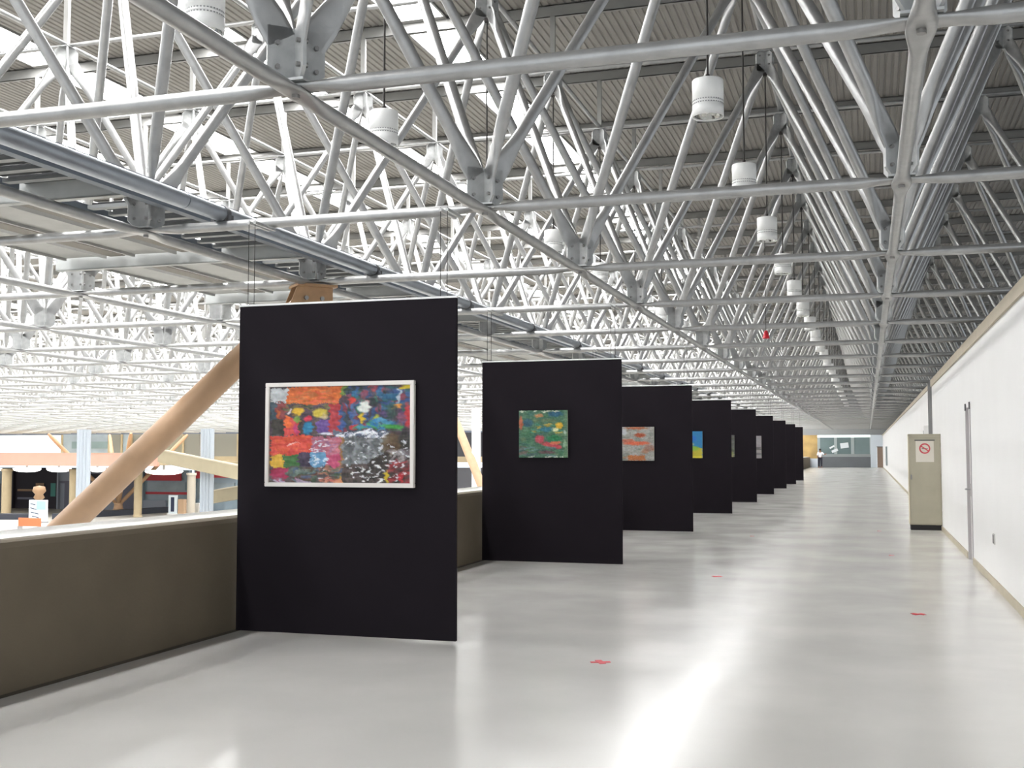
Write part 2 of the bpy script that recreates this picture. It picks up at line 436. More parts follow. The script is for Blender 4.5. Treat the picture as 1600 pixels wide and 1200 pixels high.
class Paint:
    def __init__(s, nx, ny, x0, y0, x1, y1, base):
        s.a = np.zeros((ny, nx, 3)); s.a[:] = np.array(base) / 255.; s.nx = nx; s.ny = ny; s.b = (x0, y0, x1, y1)
        X, Y = np.meshgrid(np.linspace(x0, x1, nx), np.linspace(y0, y1, ny)); s.X = X; s.Y = Y
    def r(s, x0, y0, x1, y1, c, al=1.0, jit=10):
        j = rng.uniform(-jit, jit, s.X.shape) * .5
        m = (s.X + j >= x0) & (s.X + j <= x1) & (s.Y + j >= y0) & (s.Y + j <= y1)
        s.a[m] = s.a[m] * (1 - al) + np.array(c) / 255. * al
    def e(s, cx, cy, rx, ry, c, al=1.0, rot=0.0):
        ca, sa = math.cos(rot), math.sin(rot); dx = s.X - cx; dy = s.Y - cy
        q = ((dx * ca + dy * sa) / rx) ** 2 + ((-dx * sa + dy * ca) / ry) ** 2
        w = np.clip(1.6 - q * 1.2, 0, 1)[..., None] * al
        s.a = s.a * (1 - w) + np.array(c) / 255. * w
    def strokes(s, x0, y0, x1, y1, cols, n, lx_, ly_, rot=0.0, al=.8):
        for _ in range(n):
            s.e(rng.uniform(x0, x1), rng.uniform(y0, y1), lx_ * rng.uniform(.6, 1.3), ly_ * rng.uniform(.6, 1.3), cols[rng.randint(len(cols))], al, rot + rng.uniform(-.2, .2))
    def get(s, k=1.0):
        ny, nx = s.ny, s.nx
        if nx > 40:
            def sm(gy, gx, amp):
                g = rng.uniform(-amp, amp, (gy + 1, gx + 1)); yy = np.linspace(0, gy, ny); xx = np.linspace(0, gx, nx)
                y0 = np.minimum(yy.astype(int), gy - 1); x0 = np.minimum(xx.astype(int), gx - 1); fy = (yy - y0)[:, None]; fx = (xx - x0)[None]
                return (g[y0][:, x0] * (1 - fy) * (1 - fx) + g[y0 + 1][:, x0] * fy * (1 - fx) + g[y0][:, x0 + 1] * (1 - fy) * fx + g[y0 + 1][:, x0 + 1] * fy * fx)
            iy, ix = np.meshgrid(np.arange(ny), np.arange(nx), indexing='ij')
            q = nx / 190.0
            iy = np.clip(iy + sm(26, 30, 2.6 * q) + sm(60, 16, 1.5 * q), 0, ny - 1).astype(int); ix = np.clip(ix + sm(50, 30, 3.6 * q), 0, nx - 1).astype(int)
            s.a = s.a[iy, ix] + (sm(66, 24, .07) + sm(40, 90, .05))[..., None]
            g = s.a.mean(axis=2, keepdims=True); s.a = g + (s.a - g) * .86
        c = np.clip(s.a + rng.normal(0, .012, s.a.shape), 0, 1)
        return np.where(c <= .04045, c / 12.92, ((c + .055) / 1.055) ** 2.4) * k

def paint_one():
    p = Paint(190, 132, 140, 120, 1372, 995, (90, 80, 78))
    p.r(140, 120, 1380, 560, (78, 62, 74))
    p.r(290, 120, 770, 280, (226, 104, 38)); p.strokes(310, 130, 760, 270, [(240, 120, 40), (205, 95, 40), (190, 110, 50), (232, 90, 50)], 70, 40, 9)
    p.r(140, 125, 290, 255, (188, 192, 194)); p.e(230, 190, 50, 45, (178, 184, 186), .6)
    p.r(770, 120, 830, 200, (120, 150, 60)); p.r(830, 120, 1010, 200, (56, 80, 140)); p.r(1010, 120, 1100, 230, (190, 60, 50))
    p.strokes(830, 130, 1370, 500, [(40, 90, 150), (170, 50, 60), (50, 110, 90), (90, 60, 110), (60, 70, 90), (40, 120, 170), (150, 60, 80), (40, 60, 60)], 130, 30, 32)
    p.strokes(1140, 130, 1370, 300, [(30, 100, 140), (40, 70, 130), (30, 90, 100)], 20, 50, 16)
    p.e(1330, 140, 55, 25, (226, 196, 30)); p.e(1275, 220, 16, 75, (170, 190, 200), .9)
    p.r(140, 255, 190, 420, (60, 80, 92)); p.r(190, 260, 290, 410, (140, 56, 56)); p.e(215, 370, 20, 50, (200, 90, 40))
    p.r(155, 415, 275, 560, (54, 48, 40)); p.r(275, 400, 405, 560, (222, 66, 60)); p.e(300, 440, 30, 60, (250, 110, 40)); p.e(375, 500, 30, 50, (200, 50, 110))
    p.strokes(300, 285, 660, 320, [(60, 80, 60), (120, 110, 60), (90, 70, 60)], 14, 60, 8)
    p.e(390, 350, 50, 32, (230, 180, 30)); p.e(320, 345, 16, 24, (220, 200, 200)); p.e(385, 410, 30, 30, (120, 160, 60))
    p.e(590, 360, 70, 40, (210, 185, 50)); p.e(620, 395, 30, 30, (200, 180, 150), .7); p.e(480, 405, 34, 30, (216, 40, 66))
    p.e(485, 500, 48, 60, (30, 130, 176)); p.r(405, 420, 435, 560, (70, 60, 50)); p.r(525, 400, 565, 560, (90, 74, 70))
    p.r(560, 430, 680, 530, (104, 72, 150)); p.r(670, 285, 770, 560, (190, 50, 56)); p.strokes(680, 290, 760, 520, [(200, 60, 60), (170, 50, 70)], 16, 30, 12)
    p.e(640, 540, 70, 14, (220, 220, 236))
    p.strokes(770, 290, 900, 520, [(50, 90, 160), (70, 110, 170), (150, 50, 70), (50, 70, 80)], 26, 20, 40)
    p.e(970, 315, 48, 52, (226, 230, 222)); p.e(945, 405, 30, 45, (232, 190, 30)); p.e(865, 240, 28, 24, (220, 50, 40)); p.e(885, 480, 36, 22, (210, 50, 56))
    p.e(1045, 470, 60, 40, (70, 160, 90)); p.e(1085, 425, 36, 40, (180, 190, 40), .9); p.strokes(930, 420, 1180, 510, [(30, 120, 190), (70, 150, 190), (60, 170, 120)], 20, 40, 12)
    p.e(1240, 490, 80, 30, (60, 160, 60)); p.e(1250, 310, 40, 18, (226, 140, 50)); p.e(1350, 400, 30, 110, (200, 44, 50)); p.e(1290, 420, 40, 60, (150, 80, 110), .7)
    p.e(1200, 350, 60, 70, (50, 80, 70), .7)
    p.r(710, 520, 1200, 585, (90, 100, 120)); p.strokes(720, 525, 1180, 580, [(226, 230, 244), (190, 200, 220), (236, 236, 240)], 46, 26, 8, -.4, .95)
    # lower half
    p.r(150, 565, 520, 740, (226, 66, 48)); p.strokes(160, 575, 510, 730, [(240, 90, 60), (214, 56, 50), (230, 84, 40)], 40, 50, 10, -.05); p.e(330, 640, 30, 8, (240, 190, 180)); p.e(370, 640, 30, 6, (240, 180, 170))
    p.r(520, 575, 760, 740, (180, 100, 120)); p.strokes(520, 580, 750, 735, [(200, 150, 170), (190, 90, 110), (220, 120, 130), (160, 110, 150)], 60, 26, 10, -.3)
    p.r(150, 735, 268, 852, (228, 176, 40)); p.r(268, 735, 395, 850, (56, 112, 50)); p.r(395, 735, 505, 850, (64, 50, 76)); p.r(505, 720, 640, 850, (96, 156, 200)); p.r(640, 735, 765, 850, (200, 70, 110))
    p.strokes(510, 600, 640, 960, [(236, 240, 246), (210, 226, 240)], 34, 26, 5, -.35, .9)
    p.r(760, 575, 790, 990, (176, 120, 60), .8)
    p.r(150, 852, 300, 950, (176, 30, 76)); p.strokes(300, 860, 780, 990, [(100, 70, 50), (90, 110, 100), (120, 140, 130), (60, 84, 60), (190, 120, 90), (70, 90, 130), (110, 60, 50)], 60, 44, 14, -.3)
    p.strokes(150, 950, 520, 990, [(220, 210, 220), (100, 120, 130), (160, 60, 90), (180, 160, 190)], 22, 40, 9, .3)
    p.e(770, 970, 50, 28, (226, 150, 40)); p.strokes(600, 950, 760, 990, [(230, 150, 120), (214, 110, 90)], 8, 40, 10, -.4)
    p.r(785, 585, 1180, 830, (120, 124, 126)); p.strokes(790, 590, 1170, 850, [(140, 146, 150), (96, 100, 102), (150, 152, 156), (110, 112, 112)], 80, 16, 34, .2)
    for k in range(3):
        x = 860 + k * 105; p.e(x, 650, 30, 80, (84, 88, 90), .7, -.15)
    # dark diagonal mass
    dm = (p.X - 1020) * .62 + (p.Y - 800) > 0
    dm &= (p.Y > 500) & (p.X > 780)
    p.a[dm] = np.array((58, 50, 44)) / 255.
    p.e(1210, 640, 90, 100, (96, 70, 36), .8); p.e(1320, 600, 60, 90, (42, 40, 36), .8)
    p.strokes(1190, 700, 1370, 810, [(150, 146, 150), (120, 110, 116), (170, 160, 160)], 26, 34, 14, -.4)
    p.r(785, 830, 1190, 995, (64, 56, 52)); p.strokes(790, 830, 1190, 990, [(84, 70, 66), (50, 46, 44), (96, 80, 76)], 40, 34, 14, -.2)
    p.strokes(1190, 800, 1370, 990, [(150, 46, 50), (176, 50, 56), (120, 44, 46), (96, 60, 60), (190, 60, 56)], 46, 40, 12, -.35)
    p.strokes(790, 600, 1360, 990, [(232, 232, 236), (214, 216, 222)], 60, 17, 7, -.35, .95)
    p.strokes(850, 840, 1120, 985, [(240, 240, 240)], 20, 18, 9, -.35, .95)
    p.e(1165, 940, 20, 60, (220, 190, 30)); p.e(1290, 950, 24, 50, (206, 30, 40))
    return p.get()
def paint_two():
    p = Paint(80, 80, 500, 95, 832, 425, (66, 112, 84))
    p.strokes(500, 95, 832, 425, [(60, 116, 80), (76, 126, 90), (50, 100, 90), (96, 120, 80)], 90, 30, 14)
    p.e(560, 180, 40, 30, (40, 90, 110)); p.e(745, 120, 50, 20, (24, 90, 120)); p.e(635, 130, 34, 14, (190, 130, 80)); p.e(512, 180, 14, 50, (190, 96, 60))
    p.strokes(570, 180, 800, 250, [(180, 150, 50), (60, 140, 110), (210, 170, 60)], 16, 26, 9); p.e(775, 200, 26, 24, (226, 172, 30)); p.e(745, 228, 26, 16, (220, 226, 170))
    p.e(680, 225, 46, 18, (30, 110, 130)); p.e(740, 290, 50, 24, (20, 120, 70)); p.e(640, 295, 34, 30, (190, 66, 80)); p.e(710, 335, 60, 20, (200, 70, 76), 1, .2); p.e(760, 350, 30, 16, (196, 60, 70)); p.e(750, 320, 40, 12, (214, 110, 70))
    p.strokes(500, 350, 740, 410, [(90, 130, 130), (110, 90, 80), (60, 90, 90)], 22, 40, 7); p.e(690, 385, 60, 12, (110, 60, 70), .8)
    p.strokes(505, 97, 820, 104, [(220, 220, 200)], 8, 20, 4); p.strokes(560, 412, 820, 422, [(225, 225, 205)], 7, 20, 5)
    p.e(812, 250, 12, 16, (190, 210, 200)); p.e(812, 330, 13, 28, (140, 180, 150)); p.r(805, 95, 832, 425, (130, 150, 110), .35)
    return p.get()
def paint_three():
    p = Paint(64, 64, 1200, 207, 1436, 440, (150, 150, 142))
    p.strokes(1200, 207, 1436, 440, [(160, 160, 154), (126, 134, 124), (170, 168, 166), (170, 120, 90)], 50, 30, 14)
    p.e(1310, 214, 80, 8, (180, 90, 50)); p.e(1335, 262, 40, 16, (176, 76, 40)); p.e(1310, 318, 95, 14, (222, 96, 60)); p.e(1250, 300, 50, 12, (200, 90, 60), .8)
    p.r(1250, 400, 1370, 436, (190, 100, 40), .9); p.e(1225, 240, 20, 22, (180, 184, 190)); p.e(1400, 350, 40, 24, (150, 90, 70), .6)
    return p.get()
def paint_four():
    p = Paint(24, 48, 190, 145, 380, 560, (40, 120, 170))
    p.e(280, 260, 60, 60, (30, 104, 190)); p.r(190, 400, 380, 560, (180, 170, 50)); p.e(270, 480, 50, 50, (176, 150, 50)); p.e(300, 410, 60, 40, (130, 170, 60)); p.e(285, 345, 36, 30, (170, 180, 140)); p.e(225, 335, 30, 20, (40, 60, 110)); p.e(210, 400, 30, 40, (30, 130, 150)); p.r(190, 530, 380, 560, (206, 190, 50))
    return p.get()
def paint_stripes(cols):
    p = Paint(10, 40, 0, 0, 10, 40, cols[0])
    for k, c in enumerate(cols): p.r(0, 40 * k / len(cols), 10, 40 * (k + 1) / len(cols), c, 1, .5)
    return p.get()

PY = [8.82 + 6.629 * k for k in range(9)]
ordn = ['nearest', 'second', 'third', 'fourth', 'fifth', 'sixth', 'seventh', 'eighth', 'ninth']
carry = ['the large white-framed multicoloured painting', 'the square green canvas', 'the small grey and orange canvas', 'the blue and yellow canvas', 'the dark olive canvas', 'the pale grey canvas']
PW, PT = XPR - XP - .03, .035
for k, y in enumerate(PY):
    lab = ('black display panel, %s from the camera, carrying %s' % (ordn[k], carry[k])) if k < 6 else \
        ('black display panel, %s from the camera%s, no picture showing' % (ordn[k], ' and farthest' if k == 8 else ''))
    t = empty('display_panel', (XP + .03, y, 0.02), lab, 'display panel', 'black display panels hung across the gallery')
    MB().box((0, 0, 0), (PW, PT, 2.825)).build('board', FABRIC, t, bevel=.003 if k < 3 else 0)
    MB().box((-.004, -.004, 2.826), (PW + .004, PT + .006, 2.842)).build('top_rail', WHITE, t)
    nodey = V0 + (1 + 2 * k) * MOD - y
    for x in (.07, .13, PW - .15, PW - .09):
        MB().tube((x, PT / 2, 2.84), (x, PT / 2, ZL - .05), .0032, 4).build('suspension_wire', DARKROD, t)
        MB().box((x - .012, min(PT / 2, nodey) - .01, ZL - .085), (x + .012, max(PT / 2, nodey) + .01, ZL - .06)).build('wire_bracket', GALVD, t)

def canvas_thing(name, x0, x1, z0, z1, y, img, label, group=None, depth=.03, edge=None):
    t = empty(name, (x0, y, z0), label, 'painting', 'paintings hung on the black panels')
    w, h = x1 - x0, z1 - z0
    MB().box((0, -depth, 0), (w, -.001, h)).build('stretcher', edge or mat('canvas_edge', rgb(170, 166, 150), .7), t)
    c = grid_canvas('canvas', w, h, img, t); c.location = (0, -depth - .002, 0)
    return t
# one: framed
x0, x1, z0, z1 = -4.985, -3.595, 1.268, 2.163
t = empty('framed_painting', (x0, PY[0], z0), 'large horizontal abstract painting of bright colour patches in a white frame', 'painting', 'paintings hung on the black panels')
w, h = x1 - x0, z1 - z0
fw, fd = .036, .045
for a, b in (((0, -fd, 0), (w, -.001, fw)), ((0, -fd, h - fw), (w, -.001, h)), ((0, -fd, fw), (fw, -.001, h - fw)), ((w - fw, -fd, fw), (w, -.001, h - fw))):
    MB().box(a, b).build('frame_bar', FRAMEW, t, bevel=.004)
MB().box((fw, -.02, fw), (w - fw, -.001, h - fw)).build('backing', WHITE, t)
c = grid_canvas('canvas', w - 2 * fw, h - 2 * fw, paint_one(), t); c.location = (fw, -.024, fw)
canvas_thing('painting', -4.71, -4.0, 1.482, 2.145, PY[1], paint_two(), 'square green abstract canvas with red and yellow strokes on the second black panel')
canvas_thing('painting', -4.645, -3.975, 1.383, 2.045, PY[2], paint_three(), 'small grey canvas with orange bands on the third black panel')
canvas_thing('painting', -4.62, -3.95, 1.395, 2.068, PY[3], paint_four(), 'canvas with blue top and yellow bottom on the fourth black panel')
canvas_thing('painting', -4.5, -3.885, 1.39, 2.06, PY[4], paint_stripes([(96, 98, 92), (86, 90, 78), (104, 104, 100), (90, 94, 84), (100, 100, 96), (84, 88, 70), (130, 134, 86), (150, 150, 110)]), 'dark grey and olive striped canvas partly hidden on the fifth black panel')
canvas_thing('painting', -4.4, -3.655, 1.31, 2.12, PY[5], paint_stripes([(150, 146, 148), (150, 146, 148), (152, 148, 150), (146, 140, 142), (96, 92, 94), (148, 144, 140), (110, 106, 108), (140, 136, 138)]), 'pale grey banded canvas partly hidden on the sixth black panel')

# ---------------------------------------------------------------- pendant lamps
def lamp_parts():
    P = {}
    P['housing'] = MB().lathe([(0, .36), (.147, .36), (.151, .352), (.151, .16), (.147, .158), (.147, .145), (.151, .143), (.151, .13), (.147, .128), (.147, .115), (.151, .113), (.151, .0), (.143, .0), (.139, .012), (.128, .10), (0, .105)], 28).mesh('housing', WHITE)
    vb = MB()
    for k in range(36):
        a = 2 * math.pi * k / 36
        for z in (.121, .151):
            M = Matrix.Rotation(a, 4, 'Z'); vb.box((.1465, -.007, z - .005), (.1485, .007, z + .005), M)
    P['vent_slots'] = vb.mesh('vent_slots', GREYM)
    P['reflector'] = MB().lathe([(.127, .012), (.10, .07), (.05, .09), (0, .092)], 20).mesh('reflector', mat('reflector_metal', rgb(190, 192, 190), .2, .9))
    b = MB()
    for k in range(3):
        a = 2 * math.pi * k / 3 + .4; x, y = .055 * math.cos(a), .055 * math.sin(a)
        b.lathe([(0.001, .018), (.02, .022), (.028, .04), (.022, .07), (.012, .09)], 10, Matrix.Translation((x, y, 0)))
    P['bulbs'] = b.mesh('bulbs', mat('lamp_glass', rgb(236, 236, 230), .15))
    return P
LP = lamp_parts()
LZ = 4.97 - .18
ROD = MB().tube((0, 0, .355), (0, 0, ZU - LZ - .37), .011, 6).tube((0, 0, .36), (0, 0, .42), .02, 8).mesh('suspension_rod', DARKROD)
HK = MB().box((-.03, -.03, ZU - LZ - .42), (.03, .03, ZU - LZ - .365)).mesh('rod_clip', DARKROD)
words = ['first', 'second', 'third', 'fourth', 'fifth', 'sixth', 'seventh', 'eighth', 'ninth', 'tenth', 'eleventh', 'twelfth', 'thirteenth', 'fourteenth']
def lamp(x, y, label, group, full=True):
    t = empty('pendant_lamp', (x, y, LZ), label, 'lamp', group)
    for nme in (('housing', 'vent_slots', 'reflector', 'bulbs') if full else ('housing',)):
        link(nme, LP[nme], t)
    link('suspension_rod', ROD, t)
    if full: link('rod_clip', HK, t)
for col, j0, side in ((0, -2, 'right-hand lamp row'), (-1, -3, 'left-hand lamp row')):
    x = U0 + (col + .5) * MOD
    for q, j in enumerate(range(j0, 22)):
        y = V0 + (j + 3.5) * MOD
        g = 'white pendant lamps in the %s' % side
        if q < 14: lab = 'white pendant lamp, %s from the camera in the %s' % (words[q], side)
        else: lab = 'tiny distant white pendant lamp far along the %s' % side
        lamp(x, y, lab, g, q < 8)
t = empty('hanging_marker', (-1.45, V0 + 3.5 * MOD, 3.29), 'small red marker hanging on a thin wire below the third right-hand lamp', 'marker')
MB().lathe([(0, .12), (.02, .12), (.055, .01), (.06, 0), (0, 0)], 10).build('red_body', REDM, t)
MB().tube((0, 0, .12), (0, 0, LZ - 3.29 + .01), .004, 4).build('wire', DARKROD, t)

# ---------------------------------------------------------------- steel pipe and catwalk above the parapet
t = empty('steel_pipe', (-5.72, YB, ZL + .062 + .075), 'thick steel pipe running the length of the gallery above the parapet beside the catwalk', 'pipe')
y = YB; k = 0
while y < 100:
    yn = min(y + 6.8, 100)
    MB().tube((0, y - YB, 0), (0, yn - YB - .01, 0), .075, 16).build('pipe_length', mat('pipe_steel', rgb(158, 164, 172), .35, .6, .06, 6), t); y = yn
CL = MB().tube((0, -.03, 0), (0, .03, 0), .082, 16).box((-.11, -.02, -.07), (-.07, .02, -.02)).box((.07, -.02, -.07), (.11, .02, -.02))
clm = CL.mesh('clamp', mat('clamp_dark', rgb(96, 96, 98), .5, .5))
for j in range(-2, 26): link('clamp', clm, t, (0, V0 + j * MOD - YB + .05, 0))
cw = empty('catwalk', (-8.0, YB, 3.86), 'grey steel catwalk of planks and rungs laid in the roof frame left of the panels', 'catwalk')
def cwb(name, a, b, m): return MB().box((a[0] + 8.0, a[1] - YB, a[2] - 3.86), (b[0] + 8.0, b[1] - YB, b[2] - 3.86)).build(name, m, cw)
chs = MB(); L_ = 95
for (xa, s) in ((-6.13, -1),):
    m_ = MB(); x = xa + 8; z0, z1 = -.04, .17
    m_.box((x, 0, z0), (x + .012, L_, z1)); m_.box((min(x, x + s * .08), 0, z0), (max(x, x + s * .08), L_, z0 + .012)); m_.box((min(x, x + s * .08), 0, z1 - .012), (max(x, x + s * .08), L_, z1))
    m_.build('side_channel', BLUEC, cw)
RUNG = MB().box((0, -.045, 0), (1.05, .045, .035)).mesh('rung', mat('rung_steel', rgb(124, 126, 126), .5, .4))
RDK = MB().box((0, -.125, .05), (1.05, .125, .07)).mesh('rung_gap_shade', mat('gap_shade_dark', rgb(30, 31, 34), .6, .2))  # dark sheet that paints the shade in the gaps between rungs
CB = MB().box((0, 0, -.02), (3.55, .012, .18)).box((0, 0, -.02), (3.55, .09, -.005)).box((0, 0, .165), (3.55, .09, .18)).mesh('crossbeam', mat('crossbeam_paint', rgb(176, 178, 176), .5, .35, .08, 4))
PLK = MB().box((0, 0, 0), (.62, MOD - .16, .03)).box((0, 0, -.03), (.03, MOD - .16, 0)).box((.59, 0, -.03), (.62, MOD - .16, 0)).mesh('plank', PLANK)
PLD = MB().box((0, 0, 0), (.22, MOD - .16, .04)).mesh('plank_gap_tray', mat('tray_brown', rgb(120, 114, 106), .6, .2))
RAIL = MB().box((0, 0, -.02), (.035, MOD - .1, .05)).mesh('rail', BLUEC)
nr = 0
far_r = MB()
for j in range(-2, 26):
    yb = V0 + j * MOD - .72
    link('crossbeam', CB, cw, (-9.73 + 8, yb - YB, .0))
    for q, x in enumerate((-9.55, -8.55)):
        link('plank', PLK, cw, (x + 8, yb + .1 - YB, .12))
    for x in (-8.88, -7.86): link('plank_gap_tray', PLD, cw, (x + 8, yb + .1 - YB, .11))
    link('rail', RAIL, cw, (-7.36 + 8, yb + .06 - YB, .1))
    for q in range(10):
        yy = yb + .28 + q * .32
        if q == 1: continue
        if nr < 140:
            link('rung', RUNG, cw, (-7.3 + 8, yy - YB, .10)); link('rung_gap_shade', RDK, cw, (-7.3 + 8, yy + .15 - YB, .10)); nr += 1
        else:
            far_r.box((.7, yy - YB - .045, .10), (1.75, yy - YB + .045, .135))
tag(far_r.build('distant_rungs', mat('rung_steel', None), cw), kind='stuff')

# ---------------------------------------------------------------- tree columns (raking struts)
def tree(bx, by, label, group='tan raking tree columns of the hall', arms=((1, 1), (1, -1), (-1, 1), (-1, -1)), reach=5.1, full=True, rad=1.0):
    t = empty('tree_column', (bx, by, -5.0), label, 'column', group)
    MB().lathe([(.75, 0), (.75, .35), (.5, .5), (.42, 1.0), (.5, 1.15), (0, 1.15)], 16).build('pedestal', TAN, t)
    for sx, sy in arms:
        a = Vector((sx * .15, sy * .15, 1.1)); b = Vector((sx * (reach - .12), sy * (reach - .12), 8.38))
        n = 20; d = (b - a).normalized(); u = Vector((-sy, sx, 0)).normalized() if True else None; w_ = d.cross(u)
        st = [(0, .12), (.06, .20), (.9, .205), (.955, .19), (1.0, .12)]
        vs = []; fs = []
        for s, r in st:
            c = a + (b - a) * s
            for k in range(n): q = 2 * math.pi * k / n; vs.append(c + (u * math.cos(q) + w_ * math.sin(q)) * r * rad)
        for i in range(len(st) - 1):
            for k in range(n): fs.append((i * n + k, i * n + (k + 1) % n, (i + 1) * n + (k + 1) % n, (i + 1) * n + k))
        MB().add(vs, fs, True).add(vs, [tuple(range(n))[::-1], tuple(range(4 * n, 5 * n))]).build('strut', TAN, t)
        if full:
            hx, hy = sx * reach, sy * reach
            M = Matrix.Translation((hx, hy, 8.3)) @ Matrix.Rotation(math.atan2(sy, sx), 4, 'Z')
            hb = MB()
            pts = [(-.42, -.16), (.02, -.20), (.22, .10), (.22, .30), (-.22, .30), (-.30, .10)]
            for yy in (-.13, .11):
                vs = [M @ Vector((x, yy, z)) for x, z in pts] + [M @ Vector((x, yy + .02, z)) for x, z in pts]; k = len(pts)
                hb.add(vs, [tuple(range(k)), tuple(reversed(range(k, 2 * k)))] + [(i, (i + 1) % k, k + (i + 1) % k, k + i) for i in range(k)])
            hb.box((-.24, -.2, .28), (.26, .2, .31), M)
            hb.box((-.06, -.11, -.1), (-.03, .11, .28), M)
            h = hb.build('strut_head', TAND, t)
            for xx, zz in ((-.22, .0), (-.08, -.04), (-.12, .14), (.08, .14)):
                MB().tube(M @ Vector((xx, -.16, zz)), M @ Vector((xx, .16, zz)), .028, 6).build('bolt', BOLT, h)
    return t
tree(-11.90, 7.19, 'near tan raking tree column whose thick strut rises behind the parapet to the roof', reach=5.39, rad=.75)
g1 = ray(812, 903); c1 = Vector((0, 0, EYE)) + g1 * ((-4.0 - EYE) / g1.z)
tree(c1.x, c1.y, 'tan tree column glimpsed through the gap between the first two panels', full=False)
g2 = ray(185, 788); c2 = Vector((0, 0, EYE)) + g2 * ((-4.0 - EYE) / g2.z)
tree(c2.x, c2.y, 'slim distant tan tree column standing below the near strut in front of the shops', full=False)
tree(-104, 104, 'distant tan tree column at far left with a strut crossing the salmon fascia', full=False)

# ---------------------------------------------------------------- right side things
cab = empty('metal_cabinet', (.78, 24.14, 0), 'tall khaki metal cabinet with black plinth and a no-smoking notice, against the white wall', 'cabinet')
MB().box((.015, .02, .10), (.61, .45, 1.905)).build('body', CABS, cab)
MB().box((.02, 0, .11), (.605, .019, 1.86)).build('door', CABM, cab, bevel=.004)
MB().box((.0, -.005, 1.865), (.612, .45, 1.91)).build('top', CABM, cab)
MB().box((.02, .005, 0), (.605, .44, .10)).build('plinth', BLACK, cab)
MB().box((.0, .0, .11), (.014, .44, 1.86)).build('side_panel', CABS, cab)
for z in (.3, 1.05, 1.65):
    MB().tube((.607, -.006, z), (.607, -.006, z + .07), .008, 8).build('hinge', CABM, cab)
MB().box((.035, -.02, 1.0), (.06, .0, 1.1)).build('latch', GREYM, cab)
MB().box((.12, -.006, 1.775), (.5, -.001, 1.795)).build('vent_slot', GREYD, cab)
ns = empty('notice_sheet', (.78 + .14, 24.14, 1.35), 'white paper no-smoking notice with red ring taped to the khaki cabinet door', 'notice')
MB().box((0, -.004, 0), (.34, -.001, .42)).build('paper', mat('paper', rgb(226, 220, 208), .7), ns)
ring = MB(); n = 32; vs = []
for r in (.105, .078):
    for yy in (-.0065, -.0045):
        for k in range(n): a = 2 * math.pi * k / n; vs.append((.17 + r * math.cos(a), yy, .27 + r * math.sin(a)))
fs = []
for k in range(n):
    k2 = (k + 1) % n
    fs += [(k, k2, 2 * n + k2, 2 * n + k), (n + k, 3 * n + k, 3 * n + k2, n + k2), (k, n + k, n + k2, k2), (2 * n + k, 2 * n + k2, 3 * n + k2, 3 * n + k)]
RR = mat('notice_red', rgb(214, 88, 96), .6)
ring.add(vs, fs).build('red_ring', RR, ns)
M = Matrix.Translation((.17, -.0075, .27)) @ Matrix.Rotation(math.radians(35), 4, 'Y')
MB().cbox((0, 0, 0), (.17, .002, .024), M).build('red_slash', RR, ns)
ck = MB().box((.115, -.0062, .262), (.2, -.0045, .277)).box((.205, -.0062, .262), (.225, -.0045, .277))
ck.build('cigarette', mat('notice_grey', rgb(110, 104, 104), .7), ns)
ot = empty('wall_outlet', (XW, 14.37, .55), 'small dark grey socket plate low on the white wall', 'socket')
MB().box((-.012, -.09, -.06), (-.001, .09, .06)).build('plate', mat('outlet_white', rgb(200, 198, 196), .5), ot, bevel=.002)
MB().box((-.016, -.05, -.05), (-.0125, .05, .05)).build('socket_face', GREYD, ot)
lad = empty('cable_ladder', (XW, 27.25, 1.92), 'grey vertical cable ladder rising up the wall behind the khaki cabinet', 'cable tray')
for s in (-1, 1): MB().box((-.06, s * .22 - .02, 0), (-.0, s * .22 + .02, 1.2)).build('side_rail', GREYM, lad)
rg = MB().box((-.04, -.2, 0), (-.02, .2, .03)).mesh('rung', GREYM)
for k in range(10): link('rung', rg, lad, (0, 0, .06 + k * .12))
sb = empty('switch_box', (XW, 28.6, 1.75), 'small white switch box on the wall beside the cable ladder', 'switch box')
MB().box((-.12, -.15, 0), (-.001, .15, .42)).build('case', WHITE, sb, bevel=.01); MB().box((-.125, -.1, .1), (-.12, .1, .3)).build('cover', GREYM, sb)
eb = empty('fire_hose_box', (XW, 33.0, .62), 'small white wall box low down just beyond the left edge of the khaki cabinet', 'wall box')
MB().box((-.22, -.25, 0), (-.001, .25, .42)).build('case', WHITE, eb, bevel=.01); MB().box((-.225, -.2, .05), (-.22, .2, .37)).build('cover', GREYM, eb)

# floor tape marks: small crosses of red tape
def tape(x, y, label, sc=1.0, rz=.2):
    t = empty('tape_mark', (x, y, .0), label, 'floor tape', 'red tape crosses on the floor'); t.rotation_euler = (0, 0, rz)
    for a in (.2, 1.85):
        MB().cbox((0, 0, .0018 + .001 * (a > 1)), (.15 * sc, .05 * sc, .002), Matrix.Rotation(a, 4, 'Z')).build('tape_strip', REDM, t)
tape(-1.93, 8.39, 'red tape cross on the floor, nearest the camera, right of the first panel')
tape(.44, 11.73, 'red tape cross on the floor by the right wall', .95, .7)
tape(-1.83, 14.49, 'red tape cross on the floor right of the second panel', .9, 1.0)
for (px, py), lb in (((1175, 838), 'faint distant red tape mark on the floor right of the third panel'), ((1393, 868), 'faint red tape mark on the floor near the cabinet'), ((1374, 830), 'faint red tape mark on the floor left of the cabinet foot')):
    d = ray(px, py); q = Vector((0, 0, EYE)) + d * (-EYE / d.z); tape(q.x, q.y, lb, .55, .4)

